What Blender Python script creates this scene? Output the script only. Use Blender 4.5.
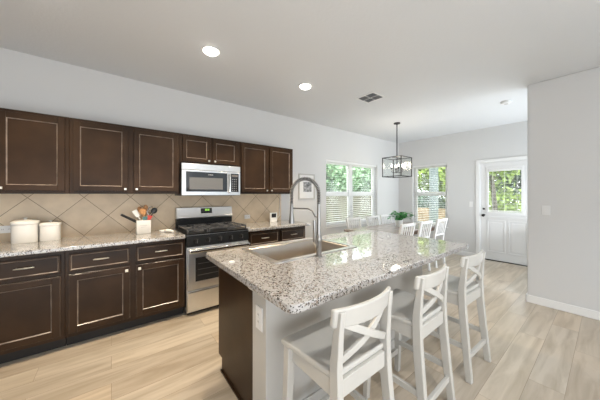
import bpy, bmesh, math, random
from mathutils import Vector, Matrix
R = math.radians
random.seed(7)
for o in list(bpy.data.objects): bpy.data.objects.remove(o)
scn = bpy.context.scene
col = scn.collection

# ------------------------------------------------------------------ camera, world, sun, exposure
cd = bpy.data.cameras.new('camera'); cam = bpy.data.objects.new('camera', cd); col.objects.link(cam)
cam.location = (0, 0, 1.37); cam.rotation_euler = (R(90), 0, R(-38.0))
cd.sensor_width = 36; cd.lens = 241.5*36/600; cd.shift_y = -(200-194.2)/600; cd.clip_start = .02
scn.camera = cam
w = bpy.data.worlds.new('world'); scn.world = w; w.use_nodes = True
wn = w.node_tree.nodes; bg = wn['Background']
bg.inputs[0].default_value = (.90, .95, 1.0, 1); bg.inputs[1].default_value = 3.6
sd = bpy.data.lights.new('sun', 'SUN'); sun = bpy.data.objects.new('sun', sd); col.objects.link(sun)
sd.energy = 4.0; sd.angle = R(2); sd.color = (1, .95, .88); sun.rotation_euler = (R(32), 0, R(-50))

def area(name, loc, target, sx, sy, power, color):
    ld = bpy.data.lights.new(name, 'AREA'); ld.shape = 'RECTANGLE'; ld.size = sx; ld.size_y = sy
    ld.energy = power; ld.color = color
    o = bpy.data.objects.new(name, ld); col.objects.link(o); o.location = loc
    o.rotation_euler = (Vector(target)-Vector(loc)).to_track_quat('-Z', 'Y').to_euler()
    return o
# added unseen fill lamps standing in for daylight; two brighten the ceiling
area('fill_rear', (.1, -3.1, 1.4), (.0, 3.0, 1.5), 4.4, 2.5, 24, (.97, .98, 1.0))
area('fill_up_rear', (-.2, -1.5, .5), (.6, .6, 2.76), 4.0, 2.4, 70, (.86, .93, 1.0))
area('fill_up_dining', (5.2, .3, .6), (4.2, 1.6, 2.76), 1.4, 1.4, 24, (.86, .93, 1.0))
area('fill_passage', (5.5, -2.9, 1.4), (4.7, 2.0, .2), 1.4, 2.2, 60, (.76, .88, 1.0))
area('fill_rear_right', (2.9, -2.9, 1.4), (3.3, 1.0, .1), 2.0, 2.0, 12, (.70, .85, 1.0))
scn.view_settings.view_transform = 'Standard'; scn.view_settings.look = 'None'
scn.view_settings.exposure = 0.58; scn.view_settings.gamma = 1; scn.view_settings.use_curve_mapping = False

# ------------------------------------------------------------------ materials
M = {}
def nodes(name):
    m = bpy.data.materials.new(name); m.use_nodes = True; M[name] = m
    return m, m.node_tree.nodes, m.node_tree.links, m.node_tree.nodes['Principled BSDF']
def mat(name, c, rough=.5, metal=0, noise=0, nscale=8, bump=0, bscale=200, spec=.5, stretch=None, emit=None, estr=0, coat=0):
    m, n, l, b = nodes(name)
    b.inputs['Base Color'].default_value = (*c, 1); b.inputs['Roughness'].default_value = rough
    b.inputs['Metallic'].default_value = metal; b.inputs['Specular IOR Level'].default_value = spec
    b.inputs['Coat Weight'].default_value = coat
    tc = n.new('ShaderNodeTexCoord'); mp = n.new('ShaderNodeMapping'); l.new(tc.outputs['Object'], mp.inputs[0])
    if stretch: mp.inputs['Scale'].default_value = stretch
    if noise:
        t = n.new('ShaderNodeTexNoise'); t.inputs['Scale'].default_value = nscale; t.inputs['Detail'].default_value = 5
        l.new(mp.outputs[0], t.inputs['Vector'])
        r = n.new('ShaderNodeValToRGB'); l.new(t.outputs['Fac'], r.inputs[0])
        r.color_ramp.elements[0].position = .3; r.color_ramp.elements[1].position = .7
        r.color_ramp.elements[0].color = (*[x*(1-noise) for x in c], 1); r.color_ramp.elements[1].color = (*[min(1, x*(1+noise)) for x in c], 1)
        l.new(r.outputs[0], b.inputs['Base Color'])
    if bump:
        t = n.new('ShaderNodeTexNoise'); t.inputs['Scale'].default_value = bscale; t.inputs['Detail'].default_value = 3
        l.new(mp.outputs[0], t.inputs['Vector'])
        bp = n.new('ShaderNodeBump'); bp.inputs['Strength'].default_value = bump; bp.inputs['Distance'].default_value = .004
        l.new(t.outputs['Fac'], bp.inputs['Height']); l.new(bp.outputs[0], b.inputs['Normal'])
    if emit:
        b.inputs['Emission Color'].default_value = (*emit, 1); b.inputs['Emission Strength'].default_value = estr
    return m
mat('wall_paint', (.675, .665, .65), .6, bump=.12, bscale=160)
mat('ceiling_paint', (.715, .72, .725), .75, bump=.5, bscale=45)
mat('trim_white', (.84, .83, .81), .35)
mat('door_white', (.80, .79, .775), .4)
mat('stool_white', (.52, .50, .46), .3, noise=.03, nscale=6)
mat('chair_white', (.84, .83, .81), .4)
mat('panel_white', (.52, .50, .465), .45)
mat('ceramic', (.80, .78, .74), .25)
mat('plastic_white', (.80, .79, .77), .35)
mat('cabinet', (.036, .0185, .0085), .33, noise=.35, nscale=3.5, spec=.2, bump=.04, bscale=60)
mat('bead_highlight', (.25, .20, .165), .25, noise=.3, nscale=14)  # edge highlight painted in as a lighter bead colour
mat('cabinet_dark', (.012, .009, .007), .6)
mat('nickel', (.74, .69, .60), .28, 1)
mat('steel', (.74, .735, .725), .30, 1, noise=.06, nscale=30, stretch=(1, 1, 30))
mat('sink_steel', (.56, .51, .45), .34, 1)
mat('steel_bright', (.80, .79, .77), .16, 1)
mat('faucet_steel', (.36, .35, .335), .32, 1)
mat('black_glass', (.012, .012, .013), .06)
mat('oven_glass', (.025, .023, .021), .08)
mat('microwave_glass', (.14, .135, .13), .12)
mat('black_enamel', (.012, .012, .012), .3, spec=.15)
mat('cast_iron', (.075, .075, .078), .32)
mat('black_plastic', (.018, .018, .019), .35)
mat('display_green', (.02, .03, .01), .3, emit=(.45, 1, .12), estr=.9)
mat('mark_grey', (.36, .36, .36), .4)
mat('socket_dark', (.12, .11, .10), .5)
mat('bronze', (.035, .030, .027), .4, .7)
mat('bulb', (1, .95, .85), .3, emit=(1, .93, .82), estr=3.5)
mat('lamp_disc', (1, 1, 1), .4, emit=(1, .96, .90), estr=9)
mat('table_wood', (.40, .35, .32), .2, noise=.3, nscale=3, stretch=(1, 8, 1))
mat('table_edge', (.10, .055, .03), .5, noise=.5, nscale=9)
mat('pot_white', (.8, .79, .77), .3)
mat('soil', (.03, .02, .015), .9)
mat('plant_leaf', (.025, .27, .035), .35, noise=.5, nscale=20)
mat('photo_print', (.25, .25, .25), .4, noise=.95, nscale=28)
mat('wood_spoon', (.50, .24, .09), .5, noise=.3, nscale=30)
mat('red_silicone', (.55, .05, .03), .4)
mat('teal_silicone', (.10, .22, .22), .4)
mat('fence_wood', (.125, .115, .08), .8, noise=.3, nscale=4, stretch=(8, 8, 1))
mat('warm_wood', (.27, .19, .11), .8, noise=.25, nscale=5)
mat('porch_grey', (.13, .16, .16), .7)
mat('bark', (.12, .10, .085), .9, noise=.5, nscale=9, bump=.5, bscale=20)
mat('leaf_green', (.24, .38, .22), .6, noise=.5, nscale=3)
mat('leaf_dark', (.05, .10, .06), .6, noise=.5, nscale=3)
mat('leaf_lime', (.22, .31, .06), .6, noise=.5, nscale=2.5)
mat('grass', (.22, .27, .11), .9, noise=.4, nscale=3)
mat('terracotta', (.35, .13, .08), .8)
mat('spring_gap', (.06, .06, .06), .5, .6)
def glass(name):
    m, n, l, b = nodes(name); n.remove(b); out = n['Material Output']
    mx = n.new('ShaderNodeMixShader'); tr = n.new('ShaderNodeBsdfTransparent'); gl = n.new('ShaderNodeBsdfGlossy')
    gl.inputs['Roughness'].default_value = .02; fa = n.new('ShaderNodeLayerWeight'); fa.inputs[0].default_value = .5; pw = n.new('ShaderNodeMath'); pw.operation = 'POWER'; pw.inputs[1].default_value = 5; l.new(fa.outputs['Facing'], pw.inputs[0])
    fr = n.new('ShaderNodeMath'); fr.operation = 'MULTIPLY_ADD'; fr.inputs[1].default_value = .9; fr.inputs[2].default_value = .04; l.new(pw.outputs[0], fr.inputs[0])
    tr.inputs[0].default_value = (.97, .98, .975, 1)
    l.new(fr.outputs[0], mx.inputs[0]); l.new(tr.outputs[0], mx.inputs[1]); l.new(gl.outputs[0], mx.inputs[2]); l.new(mx.outputs[0], out.inputs[0])
glass('window_glass')
def floor_mat():
    m, n, l, b = nodes('floor_planks')
    tc = n.new('ShaderNodeTexCoord'); br = n.new('ShaderNodeTexBrick'); l.new(tc.outputs['Object'], br.inputs['Vector'])
    br.offset = .37; br.offset_frequency = 2
    br.inputs['Color1'].default_value = (0, 0, 0, 1); br.inputs['Color2'].default_value = (1, 1, 1, 1); br.inputs['Mortar'].default_value = (.5, .5, .5, 1)
    br.inputs['Scale'].default_value = 1; br.inputs['Brick Width'].default_value = 1.22; br.inputs['Row Height'].default_value = .185
    br.inputs['Mortar Size'].default_value = .0015; br.inputs['Mortar Smooth'].default_value = .3
    rp = n.new('ShaderNodeValToRGB'); l.new(br.outputs['Color'], rp.inputs[0])
    e = rp.color_ramp.elements; e[0].color = (.47, .395, .31, 1); e[1].color = (.60, .53, .435, 1)
    x = e.new(.35); x.color = (.55, .485, .40, 1); x = e.new(.7); x.color = (.56, .465, .355, 1)
    # grain: noise stretched along the plank, shifted per plank
    sep = n.new('ShaderNodeVectorMath'); sep.operation = 'MULTIPLY_ADD'; sep.inputs[1].default_value = (1.1, 9, 1)
    sc = n.new('ShaderNodeVectorMath'); sc.operation = 'SCALE'; sc.inputs['Scale'].default_value = 7
    l.new(br.outputs['Color'], sc.inputs[0]); l.new(tc.outputs['Object'], sep.inputs[0]); l.new(sc.outputs[0], sep.inputs[2])
    t = n.new('ShaderNodeTexNoise'); t.inputs['Scale'].default_value = 1.6; t.inputs['Detail'].default_value = 7; t.inputs['Distortion'].default_value = .6
    l.new(sep.outputs[0], t.inputs['Vector'])
    g = n.new('ShaderNodeValToRGB'); g.color_ramp.elements[0].position = .3; g.color_ramp.elements[1].position = .62
    g.color_ramp.elements[0].color = (.70, .66, .60, 1); g.color_ramp.elements[1].color = (1.04, 1.03, 1.02, 1); l.new(t.outputs['Fac'], g.inputs[0])
    mx = n.new('ShaderNodeMix'); mx.data_type = 'RGBA'; mx.blend_type = 'MULTIPLY'; mx.inputs[0].default_value = .9
    l.new(rp.outputs[0], mx.inputs[6]); l.new(g.outputs[0], mx.inputs[7])
    m2 = n.new('ShaderNodeMix'); m2.data_type = 'RGBA'; m2.blend_type = 'MULTIPLY'; m2.inputs[7].default_value = (.55, .50, .45, 1)
    l.new(br.outputs['Fac'], m2.inputs[0]); l.new(mx.outputs[2], m2.inputs[6]); l.new(m2.outputs[2], b.inputs['Base Color'])
    b.inputs['Roughness'].default_value = .34; b.inputs['Specular IOR Level'].default_value = .55
floor_mat()
def granite_mat():
    m, n, l, b = nodes('granite')
    tc = n.new('ShaderNodeTexCoord')
    v = n.new('ShaderNodeTexVoronoi'); v.inputs['Scale'].default_value = 150; l.new(tc.outputs['Object'], v.inputs['Vector'])
    h = n.new('ShaderNodeSeparateColor'); l.new(v.outputs['Color'], h.inputs[0])
    r = n.new('ShaderNodeValToRGB'); r.color_ramp.interpolation = 'CONSTANT'; l.new(h.outputs[0], r.inputs[0])
    e = r.color_ramp.elements; e[0].color = (.05, .045, .04, 1); e[1].position = .13; e[1].color = (.24, .19, .155, 1)
    for p, c in ((.28, (.30, .26, .225)), (.45, (.45, .435, .42)), (.66, (.51, .495, .48)), (.86, (.36, .34, .32))):
        x = e.new(p); x.color = (*c, 1)
    v2 = n.new('ShaderNodeTexVoronoi'); v2.inputs['Scale'].default_value = 75; l.new(tc.outputs['Object'], v2.inputs['Vector'])
    h2 = n.new('ShaderNodeSeparateColor'); l.new(v2.outputs['Color'], h2.inputs[0])
    r2 = n.new('ShaderNodeValToRGB'); r2.color_ramp.interpolation = 'CONSTANT'; l.new(h2.outputs[0], r2.inputs[0])
    e = r2.color_ramp.elements; e[0].color = (0, 0, 0, 1); e[1].position = .45; e[1].color = (.9, .9, .9, 1)
    mx = n.new('ShaderNodeMix'); mx.data_type = 'RGBA'; mx.inputs[7].default_value = (.46, .445, .43, 1)
    l.new(r2.outputs[0], mx.inputs[0]); l.new(r.outputs[0], mx.inputs[6])
    # small black flecks
    v3 = n.new('ShaderNodeTexVoronoi'); v3.inputs['Scale'].default_value = 190; l.new(tc.outputs['Object'], v3.inputs['Vector'])
    h3 = n.new('ShaderNodeSeparateColor'); l.new(v3.outputs['Color'], h3.inputs[0])
    r3 = n.new('ShaderNodeValToRGB'); r3.color_ramp.interpolation = 'CONSTANT'; l.new(h3.outputs[1], r3.inputs[0])
    e = r3.color_ramp.elements; e[0].color = (1, 1, 1, 1); e[1].position = .10; e[1].color = (0, 0, 0, 1)
    m3 = n.new('ShaderNodeMix'); m3.data_type = 'RGBA'; m3.inputs[7].default_value = (.06, .05, .045, 1)
    l.new(r3.outputs[0], m3.inputs[0]); l.new(mx.outputs[2], m3.inputs[6]); l.new(m3.outputs[2], b.inputs['Base Color'])
    b.inputs['Roughness'].default_value = .05; b.inputs['Specular IOR Level'].default_value = .8; b.inputs['Coat Weight'].default_value = .4; b.inputs['Coat Roughness'].default_value = .02
granite_mat()
def tile_mat():
    m, n, l, b = nodes('tile_diagonal')
    tc = n.new('ShaderNodeTexCoord'); s = n.new('ShaderNodeSeparateXYZ'); c = n.new('ShaderNodeCombineXYZ')
    l.new(tc.outputs['Object'], s.inputs[0]); l.new(s.outputs['X'], c.inputs['X']); l.new(s.outputs['Z'], c.inputs['Y'])
    ad = n.new('ShaderNodeVectorMath'); ad.operation = 'ADD'; ad.inputs[1].default_value = (.236+4.17, -.918+4.17, 0); l.new(c.outputs[0], ad.inputs[0])
    mp = n.new('ShaderNodeMapping'); mp.inputs['Rotation'].default_value = (0, 0, R(45)); l.new(ad.outputs[0], mp.inputs[0])
    T = .417/math.sqrt(2)
    br = n.new('ShaderNodeTexBrick'); br.offset = 0; br.inputs['Scale'].default_value = 1
    br.inputs['Brick Width'].default_value = T; br.inputs['Row Height'].default_value = T; br.inputs['Mortar Size'].default_value = .0028; br.inputs['Mortar Smooth'].default_value = .1
    br.inputs['Color1'].default_value = (.66, .525, .365, 1); br.inputs['Color2'].default_value = (.74, .60, .425, 1); br.inputs['Mortar'].default_value = (.30, .21, .135, 1)
    l.new(mp.outputs[0], br.inputs['Vector'])
    t = n.new('ShaderNodeTexNoise'); t.inputs['Scale'].default_value = 6; t.inputs['Detail'].default_value = 6; l.new(mp.outputs[0], t.inputs['Vector'])
    g = n.new('ShaderNodeValToRGB'); g.color_ramp.elements[0].position = .3; g.color_ramp.elements[1].position = .7
    g.color_ramp.elements[0].color = (.86, .83, .80, 1); g.color_ramp.elements[1].color = (1.05, 1.04, 1.03, 1); l.new(t.outputs['Fac'], g.inputs[0])
    mx = n.new('ShaderNodeMix'); mx.data_type = 'RGBA'; mx.blend_type = 'MULTIPLY'; mx.inputs[0].default_value = 1
    l.new(br.outputs['Color'], mx.inputs[6]); l.new(g.outputs[0], mx.inputs[7]); l.new(mx.outputs[2], b.inputs['Base Color'])
    bp = n.new('ShaderNodeBump'); bp.inputs['Strength'].default_value = .4; bp.inputs['Distance'].default_value = .003; bp.invert = True
    l.new(br.outputs['Fac'], bp.inputs['Height']); l.new(bp.outputs[0], b.inputs['Normal']); b.inputs['Roughness'].default_value = .4
tile_mat()

# ------------------------------------------------------------------ mesh helpers
class MB:
    def __init__(s): s.v = []; s.f = []
    def add(s, vs, fs):
        k = len(s.v); s.v += [tuple(p) for p in vs]; s.f += [tuple(i+k for i in f) for f in fs]; return s
    def box(s, x0, x1, y0, y1, z0, z1):
        return s.add([(x0,y0,z0),(x1,y0,z0),(x1,y1,z0),(x0,y1,z0),(x0,y0,z1),(x1,y0,z1),(x1,y1,z1),(x0,y1,z1)],
                     [(0,3,2,1),(4,5,6,7),(0,1,5,4),(1,2,6,5),(2,3,7,6),(3,0,4,7)])
    def loft(s, rings, cap=True):      # rings: lists of equal length
        n = len(rings[0]); vs = [p for r in rings for p in r]; fs = []
        for i in range(len(rings)-1):
            for j in range(n):
                k = (j+1) % n; fs.append((i*n+j, i*n+k, (i+1)*n+k, (i+1)*n+j))
        if cap: fs += [tuple(range(n-1, -1, -1)), tuple((len(rings)-1)*n+j for j in range(n))]
        return s.add(vs, fs)
    def tube(s, pts, r, seg=10, flat=None):
        P = [Vector(p) for p in pts]; rr = r if isinstance(r, (list, tuple)) else [r]*len(P); rings = []; u = None
        for i, p in enumerate(P):
            t = (P[min(i+1, len(P)-1)]-P[max(i-1, 0)]).normalized()
            if u is None:
                u = t.cross(Vector((0, 0, 1)) if abs(t.z) < .95 else Vector((0, 1, 0))).normalized()
            else: u = (u-t*u.dot(t)).normalized()
            q = t.cross(u); rings.append([p+(u*math.cos(a)+q*math.sin(a))*rr[i] for a in [2*math.pi*k/seg for k in range(seg)]])
        return s.loft(rings)
    def bar(s, p0, p1, wx, wy, w2x=None, w2y=None, up=None):   # rectangular bar
        p0 = Vector(p0); p1 = Vector(p1); t = (p1-p0).normalized(); up = Vector(up) if up else Vector((0, 1, 0))
        a = t.cross(up).normalized(); b = a.cross(t).normalized(); w2x = w2x or wx; w2y = w2y or wy
        q = [(-1,-1),(1,-1),(1,1),(-1,1)]
        return s.loft([[p0+a*i*wx/2+b*j*wy/2 for i, j in q], [p1+a*i*w2x/2+b*j*w2y/2 for i, j in q]])
    def lathe(s, prof, c=(0,0,0), seg=24, axis='Z', sq=None):
        rings = []
        for r, z in prof:
            ring = []
            for k in range(seg):
                a = 2*math.pi*k/seg; ca, sa = math.cos(a), math.sin(a)
                if sq: m_ = (abs(ca)**sq+abs(sa)**sq)**(-1/sq); ca *= m_; sa *= m_
                x, y = r*ca, r*sa
                p = (x, y, z) if axis == 'Z' else ((x, -z, y) if axis == 'Y' else (z, x, y))
                ring.append((c[0]+p[0], c[1]+p[1], c[2]+p[2]))
            rings.append(ring)
        return s.loft(rings)
    def prism(s, poly, z0, z1):
        return s.loft([[(x, y, z0) for x, y in poly], [(x, y, z1) for x, y in poly]])
    def build(s, name, material, parent=None, bevel=0, smooth=True, seg=2):
        me = bpy.data.meshes.new(name)
        off = Vector((0, 0, 0)); p = parent
        while p is not None: off += p.location; p = p.parent
        me.from_pydata([(Vector(v)-off)[:] for v in s.v], [], s.f)
        bm = bmesh.new(); bm.from_mesh(me); bmesh.ops.recalc_face_normals(bm, faces=bm.faces)
        for e in bm.edges:
            if len(e.link_faces) == 2 and e.link_faces[0].normal.angle(e.link_faces[1].normal, 0) > R(35): e.smooth = False
        for f in bm.faces: f.smooth = smooth
        bm.to_mesh(me); bm.free()
        o = bpy.data.objects.new(name, me); me.materials.append(M[material]); col.objects.link(o)
        if parent: o.parent = parent
        if bevel:
            b = o.modifiers.new('bevel', 'BEVEL'); b.width = bevel; b.segments = seg; b.limit_method = 'ANGLE'; b.angle_limit = R(35); b.harden_normals = False
        return o
def empty(name, loc, label, cat, group=None):
    o = bpy.data.objects.new(name, None); col.objects.link(o); o.location = loc; o.empty_display_size = .1
    return tag(o, label, cat, group)
def tag(o, label, cat, group=None):
    o['label'] = label; o['category'] = cat
    if group: o['group'] = group
    return o
def struct(o): o['kind'] = 'structure'; return o
def B(*a): return MB().box(*a)
def copy_tree(o, parent=None):
    c = o.copy(); col.objects.link(c)
    if parent: c.parent = parent
    for ch in list(o.children): copy_tree(ch, c)
    return c
def children_label(o, name, label):
    for c in o.children_recursive:
        if c.name.split('.')[0] == name: c['label'] = label

# ------------------------------------------------------------------ the room
YW, XF, ZC, XP, YP = 3.55, 6.20, 2.76, 4.18, .643
struct(B(-3.2, XF+.15, -3.2, YW+.15, -.12, 0).build('floor', 'floor_planks'))
struct(B(-3.2, XF+.15, -3.2, YW+.15, ZC, ZC+.15).build('ceiling', 'ceiling_paint'))
W1 = (3.45, 5.22, .70, 2.085)            # x0 x1 z0 z1 of the opening in the kitchen wall
b = MB(); b.box(-3.2, W1[0], YW, YW+.15, 0, ZC).box(W1[1], XF+.15, YW, YW+.15, 0, ZC).box(W1[0], W1[1], YW, YW+.15, 0, W1[2]).box(W1[0], W1[1], YW, YW+.15, W1[3], ZC)
struct(b.build('wall_left', 'wall_paint', smooth=False))
W2 = (2.335, 3.16, .60, 2.10)            # y0 y1 z0 z1 in the far wall
D = (.83, 1.70, 2.03)                    # y0 y1 top of the door opening
b = MB(); X0, X1 = XF, XF+.15
b.box(X0, X1, W2[1], YW, 0, ZC).box(X0, X1, D[1], W2[0], 0, ZC).box(X0, X1, -3.2, D[0], 0, ZC)
b.box(X0, X1, W2[0], W2[1], 0, W2[2]).box(X0, X1, W2[0], W2[1], W2[3], ZC).box(X0, X1, D[0], D[1], D[2], ZC)
struct(b.build('wall_far', 'wall_paint', smooth=False))
struct(B(-3.2, XF+.15, -3.35, -3.2, 0, ZC).build('wall_back', 'wall_paint', smooth=False))
struct(B(-3.35, -3.2, -3.35, YW+.15, 0, ZC).build('wall_near', 'wall_paint', smooth=False))
struct(B(XP, XP+.14, -3.2, YP, 0, ZC).build('wall_right', 'wall_paint', bevel=.012, smooth=False))
b = MB(); b.box(XP-.014, XP, -3.2, YP+.014, 0, .095).box(XP-.014, XP+.154, YP, YP+.014, 0, .095).box(XP+.14, XP+.154, -3.2, YP, 0, .095)
struct(b.build('baseboard_right', 'trim_white', bevel=.005))
b = MB(); b.box(XF-.014, XF, 1.775, YW, 0, .095).box(XF-.014, XF, -3.2, .75, 0, .095)
struct(b.build('baseboard_far', 'trim_white', bevel=.005))
struct(B(2.46, XF-.014, YW-.014, YW, 0, .095).build('baseboard_left', 'trim_white', bevel=.005))

def blind(name, label, axis, c, a0, a1, z0, z1, pitch=.044, depth=.048, tilt=5, valance=True):
    """slatted blind hung across an opening; axis X = runs along x at y=c; axis Y = runs along y at x=c"""
    P = lambda u, v, z: (u, c+v, z) if axis == 'X' else (c+v, u, z)
    root = empty(name, P((a0+a1)/2, 0, z0), label, 'blind')
    def bx(m, u0, u1, v0, v1, zz0, zz1):
        p, q = P(u0, v0, zz0), P(u1, v1, zz1); m.box(min(p[0],q[0]), max(p[0],q[0]), min(p[1],q[1]), max(p[1],q[1]), zz0, zz1)
    m = MB(); bx(m, a0, a1, -.028, .028, z1-.045, z1)
    m.build('headrail', 'trim_white', root, .003)
    s = MB(); z = z0+.035; n = 0; h = depth/2; t = math.tan(R(tilt))
    while z < z1-.055:
        vs = [P(u, v, z+v*t+k) for k in (0, .0028) for (u, v) in ((a0+.004, -h), (a1-.004, -h), (a1-.004, h), (a0+.004, h))]
        s.add(vs, [(0,3,2,1),(4,5,6,7),(0,1,5,4),(1,2,6,5),(2,3,7,6),(3,0,4,7)]); z += pitch; n += 1
    s.build('slats', 'trim_white', root, smooth=False)
    m = MB(); bx(m, a0+.003, a1-.003, -h, h, z0+.002, z0+.022); m.build('bottom_rail', 'trim_white', root, .003)
    m = MB()
    for f in (.12, .5, .88):
        u = a0+(a1-a0)*f
        for v in (-h-.001, h+.001): m.tube([P(u, v, z0+.01), P(u, v, z1-.02)], .0012, 5)
    m.build('ladder_cord', 'trim_white', root)
    return root
# window 1 : two double-hung units with a mullion
x0, x1, z0, z1 = W1; yf = YW+.085; xm0, xm1, zr = 4.255, 4.375, 1.375
b = MB(); b.box(x0, x0+.05, yf, yf+.06, z0, z1).box(x1-.05, x1, yf, yf+.06, z0, z1).box(x0+.05, x1-.05, yf, yf+.06, z1-.05, z1).box(x0+.05, x1-.05, yf, yf+.06, z0, z0+.05)
b.box(xm0, xm1, yf, yf+.06, z0+.05, z1-.05)
win1 = struct(b.build('window_1', 'trim_white', bevel=.004))
for (a, c) in ((x0+.05, xm0), (xm1, x1-.05)):
    b = MB(); b.box(a, c, yf+.01, yf+.05, zr-.021, zr+.021)
    for (p, q, s_) in ((z0+.05, zr-.021, yf+.012), (zr+.021, z1-.05, yf+.026)):
        b.box(a, a+.03, s_, s_+.022, p, q).box(c-.03, c, s_, s_+.022, p, q).box(a+.03, c-.03, s_, s_+.022, p, p+.03).box(a+.03, c-.03, s_, s_+.022, q-.025, q)
    b.build('sash', 'trim_white', win1, .003)
    B(a+.02, c-.02, yf+.034, yf+.038, z0+.06, z1-.06).build('pane', 'window_glass', win1)
B(x0-.02, x1+.02, YW-.03, yf, z0-.022, z0-.0005).build('window_sill', 'trim_white', win1, .004)
blind('window_blind', 'open white slatted blind across the wide double window by the dining table', 'X', YW+.052, x0+.006, x1-.006, z0, z1)
# window 2
y0, y1, z0, z1 = W2; xf = XF+.085; zr = 1.375
b = MB(); b.box(xf, xf+.06, y0, y0+.05, z0, z1).box(xf, xf+.06, y1-.05, y1, z0, z1).box(xf, xf+.06, y0+.05, y1-.05, z1-.05, z1).box(xf, xf+.06, y0+.05, y1-.05, z0, z0+.05)
win2 = struct(b.build('window_2', 'trim_white', bevel=.004))
b = MB(); b.box(xf+.01, xf+.05, y0+.05, y1-.05, zr-.021, zr+.021)
for (p, q, s_) in ((z0+.05, zr-.021, xf+.012), (zr+.021, z1-.05, xf+.026)):
    b.box(s_, s_+.022, y0+.05, y0+.08, p, q).box(s_, s_+.022, y1-.08, y1-.05, p, q).box(s_, s_+.022, y0+.08, y1-.08, p, p+.03).box(s_, s_+.022, y0+.08, y1-.08, q-.025, q)
b.build('sash', 'trim_white', win2, .003)
B(xf+.034, xf+.038, y0+.06, y1-.06, z0+.06, z1-.06).build('pane', 'window_glass', win2)
B(XF-.03, xf, y0-.02, y1+.02, z0-.022, z0-.0005).build('window_sill', 'trim_white', win2, .004)
blind('window_blind', 'open white slatted blind across the narrow window beside the back door', 'Y', XF+.052, y0+.006, y1-.006, z0, z1)
# back door with a half lite
y0, y1, zt = D; xd = XF+.03
gy0, gy1, gz0, gz1 = 1.03, 1.56, 1.0, 1.90
b = MB(); b.box(xd, xd+.045, y0+.012, gy0, .012, zt-.01).box(xd, xd+.045, gy1, y1-.012, .012, zt-.01).box(xd, xd+.045, gy0, gy1, .012, gz0).box(xd, xd+.045, gy0, gy1, gz1, zt-.01)
door = struct(b.build('door_1', 'door_white', smooth=False))
b = MB()
b.box(xd-.014, xd, gy0-.035, gy1+.035, gz0-.035, gz0+.012).box(xd-.014, xd, gy0-.035, gy1+.035, gz1-.012, gz1+.035).box(xd-.014, xd, gy0-.035, gy0+.012, gz0+.012, gz1-.012).box(xd-.014, xd, gy1-.012, gy1+.035, gz0+.012, gz1-.012)
b.build('glass_frame', 'door_white', door, .005)
B(xd-.03, xd, y0+.04, y1-.03, gz0-.115, gz0-.075).build('ledge', 'door_white', door, .004)
B(xd+.02, xd+.026, gy0, gy1, gz0, gz1).build('pane', 'window_glass', door)
for (a, c) in ((.945, 1.235), (1.28, 1.58)):
    b = MB(); p, q = .17, .835
    for (u0, u1, v0, v1) in ((a, c, p, p+.022), (a, c, q-.022, q), (a, a+.022, p+.022, q-.022), (c-.022, c, p+.022, q-.022)): b.box(xd-.009, xd, u0, u1, v0, v1)
    b.box(xd-.006, xd, a+.05, c-.05, p+.05, q-.05)
    b.build('raised_panel', 'door_white', door, .004)
MB().lathe([(.026, 0), (.026, .006), (.011, .010), (.011, .035), (.024, .042), (.029, .055), (.024, .068), (.006, .072)], (0, 1.635, .925), 20, 'X').build('door_knob', 'bronze', door)
dk = [c for c in door.children if c.name == 'door_knob'][0]
dk.data.transform(Matrix.Translation((xd, 0, 0)) @ Matrix.Scale(-1, 4, (1, 0, 0))); dk.data.flip_normals()
B(xd-.022, xd, 1.615, 1.655, 1.04, 1.08).build('deadbolt', 'bronze', door, .012)
B(XF+.0, XF+.15, y0, y1, 0, .011).build('threshold', 'bronze', door)
blind('door_blind', 'white mini blind set in the half glass of the back door', 'Y', xd+.006, gy0+.014, gy1-.014, gz0+.014, gz1-.014, .028, .018, 6)
b = MB(); b.box(XF-.018, XF, y1, y1+.065, 0, zt+.065).box(XF-.018, XF, y0-.065, y0, 0, zt+.065).box(XF-.018, XF, y0, y1, zt, zt+.065)
b.box(XF, XF+.15, y1-.01, y1, 0, zt).box(XF, XF+.15, y0, y0+.01, 0, zt).box(XF, XF+.15, y0+.01, y1-.01, zt-.008, zt)
struct(b.build('trim_1', 'trim_white', bevel=.004))

# tile backsplash between counters and wall cabinets
o = B(-1.30, 2.345, YW-.011, YW-.001, .9145, 1.3745).build('backsplash', 'tile_diagonal', smooth=False)
tag(o, 'beige stone tile backsplash laid on the diagonal behind the counters', 'backsplash')

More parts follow.
